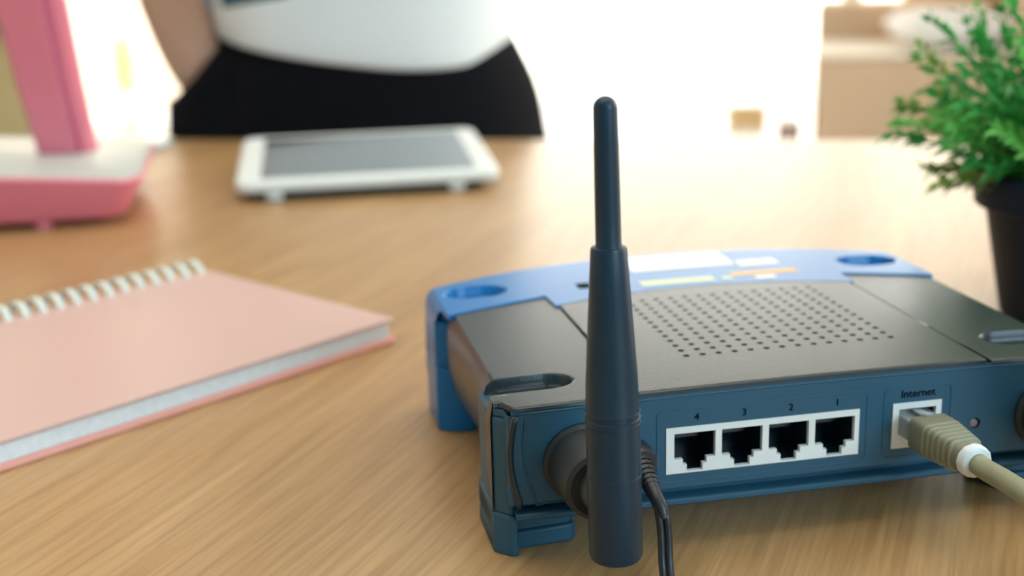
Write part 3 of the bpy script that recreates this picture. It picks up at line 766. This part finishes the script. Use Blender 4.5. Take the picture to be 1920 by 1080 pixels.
# pocket flap line on the hip
A0_, A1_, B0_, B1_ = Vector((-.113, -.088, D+.080)), Vector((-.1745, -.052, D+.024)), Vector((-.085, -.108, D-.12)), Vector((-.186, -.060, D-.13))
def pk(i, j):
    t = i/10; q = j/10; p = A0_.lerp(A1_, t).lerp(B0_.lerp(B1_, t), q)
    return (p.x, p.y-.014*sin(pi*t)*(1-.5*q)-.004, p.z-.006*sin(pi*t)*(1-q))
MB().grid(pk, 11, 11).grid(lambda i, j: (-.1745-.0105*j/10+.02*i/4, -.052+.028*i/4-.004, D+.024-.154*j/10), 5, 11).ob('pocket', M['skirt'], pr, smooth='all', solid=.002)
HT = [(-1, .026), (-.85, .024), (-.41, .0123), (-.05, .0032), (.19, -.003), (.49, -.0039), (.73, -.0025), (1, .0019)]
def shirt_hem(a):
    c = cos(a)
    for (c0, h0), (c1, h1) in zip(HT[:-1], HT[1:]):
        if c <= c1+1e-9: return h0+(h1-h0)*(c-c0)/(c1-c0)
    return HT[-1][1]
oval_loft('top', [(D+.055, .010, 0, .142, .1165), (D+.075, .010, 0, .146, .117), (D+.12, .010, 0, .146, .112), (D+.20, .012, 0, .132, .100), (D+.30, .012, 0, .128, .095), (D+.42, .012, 0, .150, .108), (D+.50, .012, 0, .158, .095), (D+.565, .012, 0, .140, .075), (D+.60, .012, 0, .07, .06)], M['shirt'],
          hem=shirt_hem, fold=.01, nf=5)
for s in (-1, 1):
    pts = [(-.135, .0, 1.315), (-.17, .004, 1.25), (-.187, .01, 1.17), (-.20, .015, 1.13)] if s < 0 else [(.155, .0, 1.315), (.19, .002, 1.25), (.207, .004, 1.17), (.212, .0, 1.12)]
    MB().tube(pts, 0, 20, rs=[.058, .058, .054, .052]).ob('sleeve', M['shirt'], pr, smooth='all')
# pale blue-grey open shirt edge hanging by the arm
mb = MB(); mb.grid(lambda i, j: (-.136+.016*i/5-.006*sin(j*.7), -.03-.012*sin(i*1.3+j*.2), D+.085+.45*j/14-.003*i), 6, 15).ob('shirt_edge', M['sleeve'], pr, smooth='all', solid=.003)
# hair, face
mb = MB()
def hfn(i, j):
    a = 2*pi*i/32; b_ = -.35+j*(pi/2+.35)/10; r = 1.0
    x = .083*cos(a)*cos(b_); y = .092*sin(a)*cos(b_); z = .098*sin(b_)
    if sin(a) < -.35 and b_ < .62: x *= .86; y *= .72
    return (.01+x, -.0+y+.004, 1.56+z)
mb.grid(hfn, 32, 11, closeu=True).ob('hair', M['hair'], pr, smooth='all')
MB().tube([(.01, .075, 1.60), (.01, .098, 1.52), (.01, .092, 1.42), (.01, .085, 1.32)], 0, 14, rs=[.05, .055, .045, .02]).ob('hair_tail', M['hair'], pr, smooth='all')
for s in (-1, 1):
    mb = MB(); mb.lathe([(.001, -.010), (.007, -.008), (.011, 0), (.007, .008), (.001, .010)], 14, (.01+s*.029, -.078, 1.545)); e_ = mb.ob('eye', M['eye'], pr, smooth='all')
    MB().lathe([(.0048, 0), (.0048, .0018), (.0005, .0022)], 14, (.01+s*.029, -.0885, 1.545), '-y').ob('iris', M['iris'], e_, smooth='all')
    MB().tube([(.01+s*.018, -.085, 1.563), (.01+s*.03, -.087, 1.567), (.01+s*.043, -.078, 1.562)], .002, 6).ob('eyebrow', M['hair'], pr, smooth='all')
    MB().tube([(.01+s*.072, -.004, 1.565), (.01+s*.079, .004, 1.555), (.01+s*.076, .004, 1.53), (.01+s*.070, -.004, 1.522)], 0, 8, rs=[.006, .008, .007, .004]).ob('ear', M['skin'], pr, smooth='all')
    # shoes
    mb = MB(); mb.tube([(.01+s*.085, .045, .035), (.01+s*.086, .0, .037), (.01+s*.088, -.06, .034), (.01+s*.09, -.13, .027), (.01+s*.09, -.155, .022)], 0, 16, rs=[.028, .035, .037, .036, .02], flat=.95); mb.ob('shoe', M['shoe'], pr, smooth='all')
MB().tube([(.01, -.082, 1.55), (.01, -.094, 1.53), (.01, -.102, 1.514), (.01, -.088, 1.507)], 0, 10, rs=[.005, .007, .010, .006]).ob('nose', M['skin'], pr, smooth='all')
MB().tube([(-.013, -.076, 1.484), (.0, -.084, 1.486), (.01, -.086, 1.4845), (.02, -.084, 1.486), (.033, -.076, 1.484)], 0, 8, rs=[.001, .0045, .005, .0045, .001]).ob('lips', M['lip'], pr, smooth='all')
# dark teal phone case / small book held at the waist, its lower edge at the top of the frame
hb = tag(empty('teal_book', (-.222, 1.111, .8655)), 'dark teal booklet held against the white top, cut by the frame', 'book')
MB().box(-.010, .045, -.006, .004, .002, .22).ob('cover', M['teal_dark'], hb, bevel=.002)
MB().box(-.007, .042, .004, .009, .005, .217).ob('pages', M['paper'], hb)
hb.rotation_euler = (0, radians(-8), 0)

# ================================================================== sofa and pillows
sf = tag(empty('sofa', (1.14, 4.9, 0), radians(-13)), 'tan upholstered low sofa across the room on the right', 'sofa')
MB().box(0, 1.75, 0, .95, .05, .424).ob('base', M['sofa'], sf, bevel=.02, seg=3)
MB().box(-.0, 1.5, .0, .62, .424, .440).ob('seat_cushion', M['sofa_pale'], sf, bevel=.006, seg=3, label='paler cream seat top')  # seat top in a paler tone than the base
MB().box(.005, 1.5, .62, .95, .40, .585).ob('backrest', M['sofa'], sf, bevel=.03, seg=3)
MB().box(.42, 1.5, .80, .95, .585, .86).ob('back_cushion', M['sofa'], sf, bevel=.05, seg=3)
MB().box(.72+.0, .95, -.01, .95, .395, .74).ob('arm', M['sofa'], sf, bevel=.03, seg=3)
for x, y in ((.03, .03), (1.68, .03), (.03, .86), (1.68, .86)):
    MB().box(x, x+.05, y, y+.05, 0, .05).ob('leg', M['woodleg'], sf)
def pillow(name, loc, sx, sy, sz, rot, m, label):
    mb = MB(); n = 14
    for sg in (1, -1):
        mb.grid(lambda i, j: ((lambda a, b: (a*sx/2*(1-.08*b*b), b*sy/2*(1-.08*a*a), sg*sz/2*((1-a**4)*(1-b**4))**.55))(-1+2*i/(n-1), -1+2*j/(n-1))), n, n)
    o = mb.ob(name, m, smooth='all'); o.location = loc; o.rotation_euler = rot
    return tag(o, label, 'pillow')
pillow('pillow', (1.69, 5.04, .515), .46, .38, .14, (radians(4), 0, radians(4)), M['pillow'], 'white pillow lying flat on the tan sofa seat')
pillow('pillow', (1.76, 5.31, .66), .36, .40, .10, (radians(82), 0, radians(-13)), M['peach'], 'peach pillow leaning upright behind the white pillow')

# ================================================================== far-left furniture
ac = tag(empty('armchair', (-1.95, 4.0, 0)), 'olive armchair at the far left behind the pink lamp', 'armchair')
MB().box(-.40, .40, -.35, .35, .12, .44).ob('seat', M['olive'], ac, bevel=.04, seg=3)
MB().box(-.40, .49, .25, .42, .12, .70).ob('backrest', M['olive'], ac, bevel=.05, seg=3)
MB().box(.36, .50, -.38, .30, .10, .645).ob('armrest', M['olive'], ac, bevel=.04, seg=3); MB().box(-.50, -.36, -.38, .30, .10, .645).ob('armrest', M['olive'], ac, bevel=.04, seg=3)
for x, y in ((-.42, -.3), (.42, -.3), (-.42, .34), (.42, .34)): MB().lathe([(.02, 0), (.03, .14)], 10, (x, y, 0)).ob('leg', M['woodleg'], ac)
vs_ = tag(empty('garden_urn', (-2.43, 8.46, -.03)), 'slim tan urn standing outside the bright glass doors', 'urn')
vs_.scale = (.9, .9, .66)
MB().lathe([(.01, 0), (.06, 0), (.075, .08), (.085, .25), (.07, .42), (.045, .50), (.05, .53), (.04, .53)], 24).ob('body', M['vase'], vs_, smooth=50)
for k in range(5):
    a = k*1.3; MB().tube([(0, 0, .45), (.02*cos(a), .02*sin(a), .65), (.06*cos(a), .06*sin(a), .95)], .005, 6).ob('stem', M['dry'], vs_, smooth='all')
pl_ = tag(empty('planter', (1.12, 6.15, 0)), 'low ochre planter on the pale floor left of the sofa', 'planter')
MB().box(-.09, .09, -.05, .05, 0, .07).box(-.10, .10, -.06, .06, .07, .085).ob('tub', M['planter'], pl_, bevel=.004)
MB().box(-.085, .085, -.045, .045, .07, .087).ob('soil', M['soil'], pl_)
st = tag(empty('footstool', (1.19, 5.35, 0)), 'small brown wooden block stool beside the sofa front corner', 'stool')
st.location = (1.155, 5.35, 0)
MB().box(-.04, .04, -.05, .12, .10, .13).ob('seat', M['woodleg'], st, bevel=.004)
for x in (-.035, .015):
    for y in (-.045, .09): MB().box(x, x+.02, y, y+.02, 0, .10).ob('leg', M['woodleg'], st)
